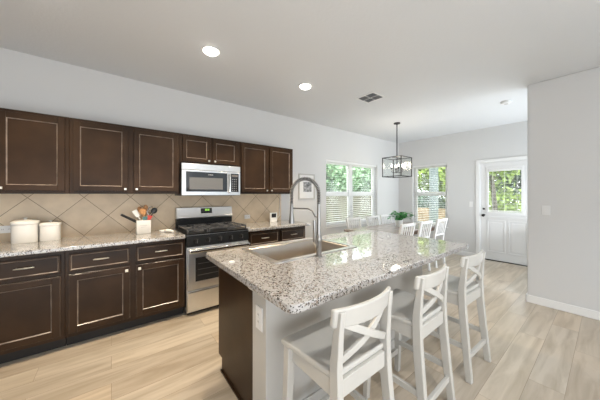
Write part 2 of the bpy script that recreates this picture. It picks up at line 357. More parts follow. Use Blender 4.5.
# ------------------------------------------------------------------ cabinets
def panel_front(kind, parent, x0, x1, z0, z1, yf, rail=.055, th=.019, edge=True):
    """frame and recessed panel front facing -Y; yf = front plane"""
    m = MB(); r = rail; d = .009
    m.box(x0, x0+r, yf, yf+th, z0, z1).box(x1-r, x1, yf, yf+th, z0, z1).box(x0+r, x1-r, yf, yf+th, z1-r, z1).box(x0+r, x1-r, yf, yf+th, z0, z0+r)
    m.box(x0+r, x1-r, yf+d, yf+th, z0+r, z1-r)
    o = m.build(kind, 'cabinet', parent, .0022)
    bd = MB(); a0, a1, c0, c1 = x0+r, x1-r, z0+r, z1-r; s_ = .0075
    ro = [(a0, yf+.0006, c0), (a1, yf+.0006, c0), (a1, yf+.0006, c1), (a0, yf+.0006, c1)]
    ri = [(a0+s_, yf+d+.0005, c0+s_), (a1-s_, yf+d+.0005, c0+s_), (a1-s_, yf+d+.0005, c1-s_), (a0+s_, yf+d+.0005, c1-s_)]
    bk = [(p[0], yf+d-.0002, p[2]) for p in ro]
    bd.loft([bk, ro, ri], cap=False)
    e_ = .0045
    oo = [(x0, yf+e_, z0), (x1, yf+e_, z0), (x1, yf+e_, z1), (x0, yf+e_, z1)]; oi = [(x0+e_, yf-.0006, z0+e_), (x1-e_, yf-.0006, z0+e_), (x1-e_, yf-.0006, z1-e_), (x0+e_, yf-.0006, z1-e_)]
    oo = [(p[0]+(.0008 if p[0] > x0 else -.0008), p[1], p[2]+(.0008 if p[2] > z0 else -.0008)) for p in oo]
    if edge: bd.loft([oo, oi], cap=False)  # outer ring: highlight along the door edge, painted as a light strip
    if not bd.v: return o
    q = bd.build('bead_moulding', 'bead_highlight', o, smooth=False); q['label'] = 'bead around the recessed panel, edge highlight put into its lighter colour'
    return o
def pull(parent, xc, zc, yf, L=.115):
    m = MB(); y = yf-.024
    m.tube([(xc-L/2+.012, yf, zc), (xc-L/2+.012, y, zc)], .0042, 8).tube([(xc+L/2-.012, yf, zc), (xc+L/2-.012, y, zc)], .0042, 8)
    m.tube([(xc-L/2, y+.003, zc), (xc-L/4, y, zc), (xc, y-.002, zc), (xc+L/4, y, zc), (xc+L/2, y+.003, zc)], [.0045, .0058, .0062, .0058, .0045], 10)
    m.build('pull', 'nickel', parent)['label'] = 'brushed nickel bar pull'
def knob(parent, xc, zc, yf, s=.0125):
    m = MB(); m.tube([(xc, yf, zc), (xc, yf-.016, zc)], .005, 8); m.box(xc-s, xc+s, yf-.027, yf-.014, zc-s, zc+s)
    m.build('knob', 'nickel', parent, .003)['label'] = 'square brushed nickel knob'
def base_cabinet(label, x0, x1, units):
    root = empty('base_cabinet', ((x0+x1)/2, 3.24, 0), label, 'cabinet', 'base cabinets along the kitchen wall')
    B(x0, x1, 2.95, 3.54, .10, .874).build('body', 'cabinet', root, .002)
    B(x0+.002, x1-.002, 3.02, 3.5, 0, .0995).build('toe_kick', 'cabinet_dark', root)
    for (a, c, side) in units:
        d = panel_front('drawer', root, a, c, .685, .842, 2.931, .013, edge=False); pull(d, (a+c)/2, .768, 2.931+.009)
        d = panel_front('door', root, a, c, .135, .655, 2.931); knob(d, (c-.028 if side == 'R' else a+.028), .655-.035, 2.931)
    return root
base_cabinet('dark brown base cabinet under the white canisters at the left edge', -1.29, -.322, [(-1.25, -.82, 'R'), (-.77, -.347, 'L')])
base_cabinet('dark brown double base cabinet directly left of the gas range', -.321, .655, [(-.296, .147, 'R'), (.197, .64, 'L')])
base_cabinet('dark brown base cabinet right of the range with its drawers above the island', 1.415, 2.41, [(1.455, 1.90, 'R'), (1.95, 2.39, 'L')])
def wall_cabinet(label, x0, x1, z0, doors, kz):
    root = empty('wall_cabinet', ((x0+x1)/2, 3.38, z0), label, 'cabinet', 'wall cabinets above the counter')
    B(x0, x1, 3.235, 3.5395, z0, 2.118).build('body', 'cabinet', root, .002)
    for (a, c, side) in doors:
        d = panel_front('door', root, a, c, z0+.028, 2.09, 3.216, .05 if c-a > .38 else .045, edge=False)
        knob(d, (c-.024 if side == 'R' else a+.024), z0+kz, 3.216, .011)
    return root
wall_cabinet('dark brown wall cabinet at the left edge above the white canisters', -1.27, -.323, 1.375, [(-1.235, -.82, 'R'), (-.77, -.352, 'L')], .05)
wall_cabinet('dark brown double wall cabinet left of the microwave above the utensil crock', -.322, .656, 1.375, [(-.294, .143, 'R'), (.196, .636, 'L')], .05)
wall_cabinet('short dark brown wall cabinet directly above the microwave', .657, 1.43, 1.75, [(.688, 1.025, 'R'), (1.055, 1.40, 'L')], .05)
wall_cabinet('dark brown wall cabinet right of the microwave, last before the bare wall', 1.431, 2.375, 1.375, [(1.458, 1.89, 'R'), (1.925, 2.347, 'L')], .05)
o = B(-1.30, .652, 2.905, YW-.0005, .875, .914).build('countertop', 'granite', bevel=.008); tag(o, 'speckled granite countertop left of the range with canisters on it', 'countertop')
o = B(1.417, 2.475, 2.905, YW-.0005, .875, .914).build('countertop', 'granite', bevel=.008); tag(o, 'short speckled granite countertop right of the range against the wall', 'countertop')

# ------------------------------------------------------------------ range
rg = empty('gas_range', (1.035, 3.2, 0), 'stainless steel gas range with black cooktop between the brown base cabinets', 'stove')
xa, xb = .662, 1.408
B(xa, xb, 2.905, 3.50, .035, .905).build('body', 'steel', rg, .003)
B(xa+.02, xb-.02, 2.95, 3.45, 0, .035).build('kick_base', 'black_plastic', rg)
d = B(xa+.004, xb-.004, 2.868, 2.904, .30, .755).build('oven_door', 'steel', rg, .004)
B(xa+.085, xb-.085, 2.8655, 2.868, .385, .655).build('oven_window', 'oven_glass', d)
m = MB()
for k in range(3): m.box(xa+.11, xb-.11, 2.8648, 2.8655, .45+.065*k, .454+.065*k)
m.build('rack', 'socket_dark', d)
m = MB(); m.box(xa+.012, xb-.012, 2.818, 2.842, .715, .752).box(xa+.03, xa+.06, 2.842, 2.868, .72, .747).box(xb-.06, xb-.03, 2.842, 2.868, .72, .747)
m.build('oven_handle', 'steel_bright', d, .008, seg=3)
sdw = B(xa+.004, xb-.004, 2.872, 2.904, .05, .282).build('storage_drawer', 'steel', rg, .004)
B(xa+.01, xb-.01, 2.872, 2.885, .262, .2785).build('drawer_grip', 'steel_bright', sdw, .003)
m = MB(); m.loft([[(xa, 2.885, .775), (xa, 2.905, .775), (xa, 2.96, .905), (xa, 2.905, .90)], [(xb, 2.885, .775), (xb, 2.905, .775), (xb, 2.96, .905), (xb, 2.905, .90)]])
cp = m.build('control_panel', 'black_enamel', rg)
for k in range(5):
    xx = xa+.10+(xb-xa-.2)*k/4
    kb = MB().lathe([(.030, 0), (.030, .010), (.024, .014), (.022, .036), (.016, .040)], (xx, 2.893, .838), 20, 'Y').build('knob', 'black_enamel', cp); MB().box(xx-.004, xx+.004, 2.846, 2.856, .816, .860).build('grip', 'cast_iron', kb, .002)
B(xa, xb, 2.90, 3.44, .905, .925).build('cooktop', 'black_enamel', rg, .004)
for (bx_, by_, r_) in ((xa+.17, 3.04, .05), (xb-.17, 3.04, .045), (xa+.17, 3.31, .04), (xb-.17, 3.31, .045), ((xa+xb)/2, 3.18, .04)):
    MB().lathe([(r_+.012, .925), (r_+.012, .932), (r_, .934), (r_, .943), (r_*.75, .946)], (bx_, by_, 0), 20).build('burner', 'cast_iron', rg)
for (a, c) in ((xa+.015, xa+.245), (xa+.255, xb-.255), (xb-.245, xb-.015)):
    m = MB(); y_0, y_1, zz = 2.93, 3.42, .962
    for u in (a+.006, c-.006): m.bar((u, y_0, zz), (u, y_1, zz), .012, .014, up=(0, 0, 1))
    for v in (y_0+.006, (y_0+y_1)/2, y_1-.006): m.bar((a, v, zz), (c, v, zz), .012, .014, up=(0, 0, 1))
    for v in (y_0+.125, y_1-.125):
        m.bar((a, v, zz+.004), (a+.075, v, zz+.004), .010, .014, up=(0, 0, 1)).bar((c-.075, v, zz+.004), (c, v, zz+.004), .010, .014, up=(0, 0, 1))
    xc = (a+c)/2
    for (p, q) in ((y_0, y_0+.09), (y_0+.165, y_1-.165), (y_1-.09, y_1)): m.bar((xc, p, zz+.004), (xc, q, zz+.004), .010, .014, up=(0, 0, 1))
    for u in (a+.006, c-.006):
        for v in (y_0+.006, y_1-.006): m.box(u-.007, u+.007, v-.007, v+.007, .925, .957)
    m.build('grate', 'cast_iron', rg, .002)
B(xa, xb, 3.44, 3.50, .905, 1.045).build('back_riser', 'black_enamel', rg, .003)
m = MB(); m.loft([[(xa, 3.425, 1.045), (xa, 3.50, 1.045), (xa, 3.50, 1.19), (xa, 3.45, 1.19), (xa, 3.43, 1.09), (xa, 3.418, 1.065)], [(xb, 3.425, 1.045), (xb, 3.50, 1.045), (xb, 3.50, 1.19), (xb, 3.45, 1.19), (xb, 3.43, 1.09), (xb, 3.418, 1.065)]])
bgd = m.build('backguard', 'steel', rg, .003)
m = MB(); m.loft([[(.965, 3.428, 1.108), (1.115, 3.428, 1.108), (1.115, 3.445, 1.178), (.965, 3.445, 1.178)], [(.965, 3.44, 1.108), (1.115, 3.44, 1.108), (1.115, 3.455, 1.178), (.965, 3.455, 1.178)]])
ds = m.build('display', 'black_glass', bgd)
m = MB()
for k, u in enumerate((1.022, 1.036, 1.053, 1.067)):
    for zz in (1.143, 1.1555): m.box(u, u+.002, 3.4325, 3.4365, zz-.0, zz+.010); m.box(u+.008, u+.010, 3.4325, 3.4365, zz, zz+.010)
    for zz in (1.141, 1.1535, 1.166): m.box(u+.001, u+.009, 3.4325, 3.4365, zz, zz+.002)
m.build('clock_digits', 'display_green', ds)['label'] = 'glowing green clock digits'

# ------------------------------------------------------------------ microwave
mw = empty('microwave', (1.035, 3.34, 1.35), 'stainless over-the-range microwave hung above the gas range', 'microwave')
B(xa, xb, 3.17, 3.5395, 1.352, 1.7495).build('body', 'black_plastic', mw, .002)
B(xa, xb, 3.145, 3.17, 1.672, 1.7475).build('vent_strip', 'steel', mw, .003)
xs = 1.205
d = B(xa, xs+.065, 3.143, 3.17, 1.356, 1.668).build('door', 'steel', mw, .003)
B(xa+.048, xs+.015, 3.140, 3.1435, 1.402, 1.648).build('window_surround', 'black_glass', d, .002)
B(xa+.085, xs-.045, 3.1385, 3.1402, 1.43, 1.578).build('window', 'microwave_glass', d)
m = MB()
for k, ww in enumerate((.008, .006, .009, .006, .008, .006)): m.box(xa+.31+k*.011, xa+.31+k*.011+ww, 3.1386, 3.1402, 1.612, 1.622)
m.build('brand_mark', 'mark_grey', d)
m = MB(); m.tube([(xs+.040, 3.143, 1.635), (xs+.040, 3.112, 1.625), (xs+.040, 3.102, 1.51), (xs+.040, 3.112, 1.40), (xs+.040, 3.143, 1.39)], [.011, .012, .0125, .012, .011], 12)
m.build('handle', 'steel_bright', d)
cpn = B(xs+.066, xb, 3.145, 3.17, 1.356, 1.668).build('control_panel', 'steel', mw, .003)
B(xs+.068, xb-.026, 3.1425, 3.1455, 1.40, 1.648).build('keypad', 'black_glass', cpn, .002)
for r_ in range(6):
    for c_ in range(3): B(xs+.080+c_*.028, xs+.094+c_*.028, 3.1415, 3.1426, 1.415+r_*.03, 1.421+r_*.03).build('button', 'mark_grey', cpn)
B(xs+.078, xb-.038, 3.1412, 3.1426, 1.606, 1.632).build('display', 'socket_dark', cpn)

# ------------------------------------------------------------------ island
IX0, IX1, IY0, IY1 = .572, 2.60, .79, 1.945
isl = empty('kitchen_island', (1.6, 1.5, 0), 'kitchen island base with brown end panel and white seating side under granite', 'island')
bx0, bx1 = .676, 2.50
cut = (.88, 1.645, 1.375, 1.845)   # clear space for the sink bowl
m = MB(); m.loft([[(bx0, 1.92, .10), (bx0, 1.85, .10), (bx0, 1.85, 0), (bx0, 1.335, 0), (bx0, 1.335, .8735), (bx0, 1.92, .8735)], [(bx0+.02, 1.92, .10), (bx0+.02, 1.85, .10), (bx0+.02, 1.85, 0), (bx0+.02, 1.335, 0), (bx0+.02, 1.335, .8735), (bx0+.02, 1.92, .8735)]])
m.build('end_panel', 'cabinet', isl, .0015)['label'] = 'dark brown end panel'
m = MB(); m.box(bx0-.012, bx0, 1.34, 1.85, 0, .018); m.build('shoe_moulding', 'cabinet', isl, .004)
m = MB(); m.box(bx0+.02, bx1, 1.90, 1.92, .10, .8735).box(bx0+.02, bx1, 1.335, 1.90, .10, .12).box(bx1-.02, bx1, 1.335, 1.90, .12, .8735).box(bx0+.02, bx1-.02, 1.84, 1.855, 0, .10)
m.build('carcass', 'cabinet', isl, .0015)
for k in range(4):
    a = bx0+.03+k*.448; d_ = MB(); d_.box(a, a+.435, 1.92, 1.939, .12, .66); d_.box(a, a+.435, 1.92, 1.939, .69, .84); d_.build('door', 'cabinet', isl, .003)
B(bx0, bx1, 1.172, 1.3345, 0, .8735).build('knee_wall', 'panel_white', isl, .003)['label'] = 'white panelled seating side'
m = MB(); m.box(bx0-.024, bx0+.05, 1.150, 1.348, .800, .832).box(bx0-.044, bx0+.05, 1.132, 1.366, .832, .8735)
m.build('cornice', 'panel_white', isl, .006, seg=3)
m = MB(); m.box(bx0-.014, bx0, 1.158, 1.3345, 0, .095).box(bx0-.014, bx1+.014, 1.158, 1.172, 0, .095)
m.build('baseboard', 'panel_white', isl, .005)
# countertop with a sink cut-out
def rrect(x0, x1, y0, y1, r, n=6):
    pts = []
    for (cx, cy, a0) in ((x1-r, y1-r, 0), (x0+r, y1-r, 90), (x0+r, y0+r, 180), (x1-r, y0+r, 270)):
        for k in range(n+1): a = R(a0+90*k/n); pts.append((cx+r*math.cos(a), cy+r*math.sin(a)))
    return pts
ro = rrect(IX0, IX1, IY0, IY1, .045); ri = rrect(cut[0]-.0, cut[1], cut[2], cut[3], .012)
m = MB(); n_ = len(ro); rings = []
for (pts, z) in ((ri, .875), (ro, .875), (ro, .914), (ri, .914)): rings.append([(x, y, z) for x, y in pts])
rings.append(rings[0]); m.loft(rings, cap=False)
o = m.build('countertop', 'granite', bevel=.006); tag(o, 'large speckled granite island top holding the sink and faucet', 'countertop')
bm = bmesh.new(); bm.from_mesh(o.data); bmesh.ops.remove_doubles(bm, verts=bm.verts, dist=1e-5); bmesh.ops.recalc_face_normals(bm, faces=bm.faces)
for f in bm.faces: f.smooth = abs(f.normal.z) < .5
bm.to_mesh(o.data); bm.free()
# sink
sk = empty('sink', (1.26, 1.61, .70), 'stainless steel drop-in sink set in the island granite', 'sink')
o1 = rrect(cut[0]-.035, cut[1]+.035, cut[2]-.035, cut[3]+.035, .02); o2 = rrect(cut[0]+.006, cut[1]-.006, cut[2]+.006, cut[3]-.006, .014)
o3 = rrect(cut[0]+.012, cut[1]-.012, cut[2]+.012, cut[3]-.012, .016); o4 = rrect(cut[0]+.05, cut[1]-.05, cut[2]+.05, cut[3]-.05, .025)
m = MB(); m.loft([[(x, y, z) for x, y in q] for q, z in ((o1, .9142), (o1, .9205), (o2, .9205), (o2, .9142))]+[[(x, y, .9142) for x, y in o1]], cap=False)
m.build('rim', 'steel', sk)
m = MB(); m.loft([[(x, y, z) for x, y in q] for q, z in ((o2, .916), (o3, .905), (o3, .74), (o4, .715))], cap=False)
k = len(m.v)-len(o4); m.f.append(tuple(range(k, k+len(o4))))
bw = m.build('bowl', 'sink_steel', sk); sol = bw.modifiers.new('thickness', 'SOLIDIFY'); sol.thickness = .002
MB().lathe([(.045, .7155), (.045, .719), (.03, .717), (.005, .717)], (1.26, 1.60, 0), 24).build('drain', 'steel_bright', sk)
# faucet
fx, fy = 1.20, 1.312
fc = empty('faucet', (fx, fy, .9145), 'tall brushed steel spring faucet standing beside the island sink', 'faucet')
dr = Vector((-.45, .893, 0)).normalized(); sd_ = Vector((-.893, -.45, 0))
def fp(r, z, s=0): p = Vector((fx, fy, 0))+dr*r+sd_*s; return (p.x, p.y, z)
m = MB().lathe([(.028, .9145), (.028, .922), (.020, .926), (.020, 1.02), (.023, 1.03), (.023, 1.06), (.016, 1.07)], (fx, fy, 0), 24)
m.build('base', 'faucet_steel', fc)
m = MB().tube([fp(0, 1.06), fp(0, 1.18), fp(0, 1.30)], [.016, .014, .012], 16); m.build('column', 'faucet_steel', fc)
m = MB().tube([fp(0, .985), fp(.005, 1.00, .028), fp(.01, 1.03, .052), fp(.01, 1.05, .060), fp(.01, 1.185, .062)], [.013, .013, .013, .013, .011], 14)
m.build('lever_handle', 'faucet_steel', fc)
rad = .112; arc = []
for k in range(0, 61):
    a = math.pi*k/60; arc.append(fp(rad-rad*math.cos(a), 1.375+rad*math.sin(a)))
hose = [fp(0, 1.30), fp(0, 1.34)]+arc+[fp(2*rad, 1.33), fp(2*rad, 1.295)]
m = MB().tube(hose, .0095, 10); m.build('hose', 'spring_gap', fc)
# spring coil
def resample(pts, n):
    P = [Vector(p) for p in pts]; L = [0]
    for i in range(1, len(P)): L.append(L[-1]+(P[i]-P[i-1]).length)
    out = []; j = 0
    for i in range(n):
        t = L[-1]*i/(n-1)
        while j < len(L)-2 and L[j+1] < t: j += 1
        f = (t-L[j])/max(1e-9, L[j+1]-L[j]); out.append(P[j].lerp(P[j+1], f))
    return out, L[-1]
N = 44*10; pth, LL = resample(hose, N); coil = []
for i, p in enumerate(pth):
    t = (pth[min(i+1, N-1)]-pth[max(i-1, 0)]).normalized(); u = t.cross(sd_).normalized(); q = t.cross(u); a = 2*math.pi*i/10
    coil.append(p+(u*math.cos(a)+q*math.sin(a))*.0125)
m = MB().tube(coil, .0032, 6); m.build('spring', 'faucet_steel', fc)
m = MB().tube([fp(2*rad, 1.30), fp(2*rad, 1.255), fp(2*rad, 1.22), fp(2*rad, 1.17), fp(2*rad, 1.145)], [.012, .014, .016, .021, .022], 18)
m.build('spray_head', 'faucet_steel', fc)
m = MB().tube([fp(0, 1.20), fp(.03, 1.205), fp(.05, 1.245), fp(.085, 1.262), fp(2*rad-.014, 1.262)], .0058, 10); m.build('docking_arm', 'faucet_steel', fc)
o = MB().lathe([(.020, .9145), (.020, .920), (.015, .924), (.003, .925)], (.635, 1.55, 0), 20).build('button_cap', 'plastic_white'); tag(o, 'small round white button cap on the island granite left of the sink', 'button')

# ------------------------------------------------------------------ outlets, switches
def plate(name, label, cat, c, face, w_=.07, h_=.115, kind='outlet', gangs=1, horiz=False):
    """wall plate; c = centre on the wall, face: '-Y' or '-X'"""
    root = empty(name, c, label, cat)
    def bx(u0, u1, v0, v1, d0, d1):
        if face == '-Y': return B(c[0]+u0, c[0]+u1, c[1]-d1, c[1]-d0, c[2]+v0, c[2]+v1)
        return B(c[0]-d1, c[0]-d0, c[1]+u0, c[1]+u1, c[2]+v0, c[2]+v1)
    bx(-w_/2, w_/2, -h_/2, h_/2, .0003, .006).build('plate', 'plastic_white', root, .002)
    for g in range(gangs):
        gu = (g-(gangs-1)/2)*.046
        if kind == 'outlet':
            for s_ in (-1, 1):
                du, dv = (s_*.020, 0) if horiz else (0, s_*.020)
                so = bx(gu+du-.014, gu+du+.014, dv-.014, dv+.014, .006, .0085).build('socket', 'plastic_white', root, .003)
                a = MB(); 
                for t in (-.005, .005):
                    e = bx(gu+du+t-.0012, gu+du+t+.0012, dv-.003, dv+.006, .0085, .0089); a.add(e.v, e.f)
                a.build('slots', 'socket_dark', so)
        else:
            bx(gu-.016, gu+.016, -.033, .033, .006, .009).build('rocker', 'plastic_white', root, .002)
    return root
plate('outlet', 'white outlet plate on the tile at the left edge beside the large canister', 'outlet', (-.79, 3.54, 1.035), '-Y', .115, .07, horiz=True)
plate('outlet', 'white outlet plate on the tile right of the range', 'outlet', (1.70, 3.54, 1.012), '-Y', .095, .062, horiz=True)
plate('outlet', 'white outlet plate on the island corner post below the granite', 'outlet', (.676, 1.245, .655), '-X', .075, .135)
plate('light_switch', 'white rocker switch plate on the near right wall', 'switch', (4.18, .473, 1.175), '-X', .075, .115, 'switch')
plate('light_switch', 'small white rocker switch plate left of the back door', 'switch', (6.2, 1.855, 1.15), '-X', .07, .115, 'switch')

# ------------------------------------------------------------------ items on the counters
def canister(label, x, y, rx, h):
    root = empty('canister', (x, y, .9145), label, 'canister', 'white lidded canisters on the counter')
    z = .9145
    MB().lathe([(rx*.97, z), (rx, z+.008), (rx, z+h*.80), (rx*.98, z+h*.81)], (x, y, 0), 40, sq=3.2).build('jar', 'ceramic', root)
    z1 = z+h*.81
    ld = MB().lathe([(rx*1.0, z1), (rx*1.06, z1+.004), (rx*1.06, z1+h*.12), (rx*.98, z1+h*.15), (rx*.6, z1+h*.19), (rx*.05, z1+h*.205)], (x, y, 0), 40, sq=3.2).build('lid', 'ceramic', root)
    MB().lathe([(.010, z1+h*.19), (.009, z1+h*.24), (.015, z1+h*.26), (.014, z1+h*.285), (.003, z1+h*.295)], (x, y, 0), 16).build('knob', 'ceramic', ld)
    return root
canister('larger of the two white lidded canisters on the left counter', -.642, 3.41, .086, .212)
canister('smaller of the two white lidded canisters on the left counter', -.478, 3.43, .073, .178)
cr = empty('utensil_crock', (.295, 3.36, .9145), 'square white utensil crock on the counter left of the range', 'crock')
z = .9145; cx, cy = .295, 3.36
m = MB(); rr_ = lambda h_, z_: [(x, y, z_) for x, y in rrect(cx-h_, cx+h_, cy-h_, cy+h_, .014, 4)]
m.loft([rr_(.066, z), rr_(.070, z+.006), rr_(.072, z+.155), rr_(.066, z+.155), rr_(.062, z+.012)])
m.build('jar', 'ceramic', cr)
m = MB(); pts = [(cx-.035+.07*k/24, cy-.0722, z+.098+.004*math.sin(k*1.3)) for k in range(25)]; m.tube(pts, .0012, 5)
m.tube([(cx-.025, cy-.072, z+.075), (cx+.02, cy-.072, z+.079)], .001, 5).build('script_mark', 'mark_grey', cr)
def tilt(p0, p1, f): return tuple(p0[i]+(p1[i]-p0[i])*f for i in range(3))
def utensil(name, label, mat_h, head_mat, tip, kind, base=None, hr=.0065):
    b0 = base or (cx+random.uniform(-.02, .02), cy+random.uniform(-.02, .02), z+.03)
    root = empty(name, b0, label, 'utensil', 'utensils standing in the white crock')
    p0, p1 = Vector(b0), Vector(tip); t = (p1-p0).normalized(); side = t.cross(Vector((0, 1, 0))).normalized(); nrm = t.cross(side)
    L = (p1-p0).length; hl = {'spoon': .075, 'spatula': .085, 'ladle': .075, 'whisk': .10, 'fork': .08, 'plain': .0}[kind]; hb = p1-t*hl
    MB().tube([p0, p0.lerp(hb, .5), hb], [hr*.9, hr, hr*.8], 10).build('handle', mat_h, root)
    m = MB()
    if kind in ('spoon', 'ladle'):
        R_ = .024 if kind == 'spoon' else .034; rings = []
        for k in range(9):
            a = math.pi*k/8; wd = max(.002, R_*math.sin(a)); c_ = hb+t*(hl*(1-math.cos(a))/2); off = nrm*(-.010*math.sin(a))
            rings.append([c_+side*wd*math.cos(q)+nrm*(.006+.3*wd*(kind == 'ladle'))*math.sin(q)+off for q in [2*math.pi*j/12 for j in range(12)]])
        m.loft(rings)
    elif kind in ('spatula', 'fork'):
        m.bar(hb, p1, .036, .006, .050, .005, up=nrm)
        if kind == 'fork': m = MB(); [m.bar(hb+side*s_, p1+side*s_*1.4, .006, .004, up=nrm) for s_ in (-.015, -.005, .005, .015)]; m.bar(hb-t*.006, hb+t*.006, .04, .005, up=nrm)
    elif kind == 'whisk':
        for j in range(5):
            a = math.pi*j/5; u = side*math.cos(a)+nrm*math.sin(a)
            m.tube([hb+t*(hl*(1-math.cos(q))/2)*1.0+u*.026*math.sin(q)*(1 if q <= math.pi else 1) for q in [math.pi*k/8 for k in range(9)]], .0013, 5)
            m.tube([hb+t*(hl*(1-math.cos(q))/2)-u*.026*math.sin(q) for q in [math.pi*k/8 for k in range(9)]], .0013, 5)
    if m.v: m.build('blade' if kind in ('spatula', 'fork') else 'head', head_mat, root)
utensil('cooking_utensil', 'thick dark handle leaning far left out of the crock', 'black_plastic', 'black_plastic', (.085, 3.30, 1.145), 'plain', (.335, 3.372, .985), .016)
utensil('spatula', 'white spatula in the crock beside the wooden spoons', 'plastic_white', 'plastic_white', (.205, 3.345, 1.185), 'spatula', (.33, 3.37, .95))
utensil('wooden_spoon', 'wooden spoon at the left of the crock, darkest', 'wood_spoon', 'wood_spoon', (.255, 3.385, 1.225), 'spoon', (.33, 3.37, .95))
utensil('wooden_spoon', 'wooden spoon in the middle of the crock, nearest', 'wood_spoon', 'wood_spoon', (.285, 3.325, 1.205), 'ladle', (.32, 3.35, .95))
utensil('wooden_spoon', 'wooden spoon at the back of the crock, tallest', 'wood_spoon', 'wood_spoon', (.325, 3.40, 1.245), 'spoon', (.31, 3.38, .95))
utensil('ladle', 'black ladle leaning right out of the crock', 'black_plastic', 'black_plastic', (.425, 3.37, 1.205), 'ladle', (.29, 3.36, .95), .008)
utensil('whisk', 'steel wire whisk in the crock between spoon and ladle', 'steel_bright', 'steel_bright', (.385, 3.41, 1.225), 'whisk', (.29, 3.38, .95))
utensil('spatula', 'red silicone spatula low at the front right of the crock', 'wood_spoon', 'red_silicone', (.36, 3.325, 1.12), 'spatula', (.30, 3.34, .95))
utensil('spatula', 'teal silicone spatula low at the front of the crock', 'wood_spoon', 'teal_silicone', (.31, 3.315, 1.11), 'spatula', (.30, 3.34, .95))
sr = empty('spoon_rest', (.50, 3.25, .9145), 'small white ceramic spoon rest on the counter beside the range', 'spoon rest')
MB().lathe([(.02, .9145), (.034, .918), (.041, .942), (.038, .943), (.030, .925), (.004, .922)], (.485, 3.27, 0), 24).build('dish', 'ceramic', sr)
MB().tube([(.520, 3.24, .938), (.550, 3.20, .938), (.572, 3.16, .931)], [.018, .019, .014], 10).build('handle', 'ceramic', sr)
ck = empty('desk_clock', (2.12, 3.43, .9145), 'small white clock with a dark screen on the right counter', 'clock')
b = MB(); b.box(2.055, 2.185, 3.415, 3.445, .9145, 1.065); b.build('case', 'plastic_white', ck, .006)
B(2.075, 2.165, 3.4138, 3.4152, .985, 1.05).build('screen', 'black_glass', ck)
b = MB(); b.box(2.08, 2.16, 3.40, 3.46, .9145, .922); b.build('foot', 'plastic_white', ck, .002)
# the cable up the tile edge
o = MB().tube([(2.13, 3.445, .925), (2.17, 3.47, .917), (2.22, 3.52, .925), (2.305, 3.532, 1.0), (2.315, 3.533, 1.2), (2.315, 3.533, 1.374)], .004, 8).build('cable', 'plastic_white')
tag(o, 'thin white cable running down the tile edge to the desk clock', 'cable')
# framed print
pf = empty('picture_frame', (2.92, 3.5495, 1.275), 'white framed black and white photo on the wall behind the faucet', 'picture')
fx0, fx1, fz0, fz1 = 2.735, 3.125, 1.275, 1.755
m = MB(); t_ = .022; m.box(fx0, fx0+t_, 3.528, 3.5495, fz0, fz1).box(fx1-t_, fx1, 3.528, 3.5495, fz0, fz1).box(fx0+t_, fx1-t_, 3.528, 3.5495, fz1-t_, fz1).box(fx0+t_, fx1-t_, 3.528, 3.5495, fz0, fz0+t_)
m.build('frame', 'panel_white', pf, .003)
B(fx0+t_, fx1-t_, 3.538, 3.549, fz0+t_, fz1-t_).build('mat_board', 'plastic_white', pf)
B(2.845, 3.045, 3.5368, 3.538, 1.415, 1.60).build('print', 'photo_print', pf)

# ------------------------------------------------------------------ ceiling fittings
def downlight(label, x, y, power=75, color=(1, .83, .60)):
    root = empty('ceiling_light', (x, y, ZC-.001), label, 'light', 'round recessed ceiling lights')
    MB().lathe([(.088, ZC-.0008), (.088, ZC-.006), (.074, ZC-.012), (.068, ZC-.005), (.068, ZC-.0008)], (x, y, 0), 32).build('trim_ring', 'plastic_white', root)
    MB().lathe([(.066, ZC-.0012), (.066, ZC-.012), (.055, ZC-.026), (.03, ZC-.033), (.003, ZC-.035)], (x, y, 0), 32).build('lens', 'lamp_disc', root)
    ld = bpy.data.lights.new('lamp', 'SPOT'); ld.energy = power; ld.spot_size = R(118); ld.spot_blend = .5; ld.color = color; ld.shadow_soft_size = .07
    lo = bpy.data.objects.new('lamp', ld); col.objects.link(lo); lo.parent = root; lo.location = (0, 0, -.055)
downlight('round recessed ceiling light above the range, the larger of the two in view', .76, 2.37)
downlight('round recessed ceiling light nearest the ceiling vent', 1.96, 2.40)
downlight('round recessed ceiling light just past the top left edge', -.45, 2.40)
downlight('added out-of-view ceiling light brightening the stool seats, near the camera', .80, -.55, 62, (1, .95, .87))  # added out of view to light the stool seats
downlight('added out-of-view cool ceiling light brightening the stools, toward the right wall', 2.0, -.55, 52, (.80, .90, 1))  # added out of view, cool fill for stools and right floor
vn = empty('ceiling_vent', (2.93, 2.11, ZC-.001), 'square white ceiling vent with dark louvres left of the pendant', 'vent')
vx0, vx1, vy0, vy1 = 2.785, 3.08, 1.955, 2.265
m = MB(); e_ = .03
m.box(vx0, vx0+e_, vy0, vy1, ZC-.008, ZC-.0005).box(vx1-e_, vx1, vy0, vy1, ZC-.008, ZC-.0005).box(vx0+e_, vx1-e_, vy0, vy0+e_, ZC-.008, ZC-.0005).box(vx0+e_, vx1-e_, vy1-e_, vy1, ZC-.008, ZC-.0005)
m.build('frame', 'plastic_white', vn, .002)
B(vx0+e_, vx1-e_, vy0+e_, vy1-e_, ZC-.0015, ZC-.0006).build('duct_opening', 'cabinet_dark', vn)
for q, (a0, a1, c0, c1, ax) in enumerate(((vx0+e_, 2.9325, vy0+e_, 2.11, 'X'), (2.9325, vx1-e_, vy0+e_, 2.11, 'Y'), (vx0+e_, 2.9325, 2.11, vy1-e_, 'Y'), (2.9325, vx1-e_, 2.11, vy1-e_, 'X'))):
    m = MB(); n_ = 6
    for k in range(n_):
        f = (k+.5)/n_
        if ax == 'X': y_ = c0+(c1-c0)*f; m.bar((a0, y_, ZC-.008), (a1, y_, ZC-.008), .0012, .011, up=(0, .3, 1))
        else: x_ = a0+(a1-a0)*f; m.bar((x_, c0, ZC-.008), (x_, c1, ZC-.008), .0012, .011, up=(.3, 0, 1))
    m.build('louvre', 'mark_grey', vn)
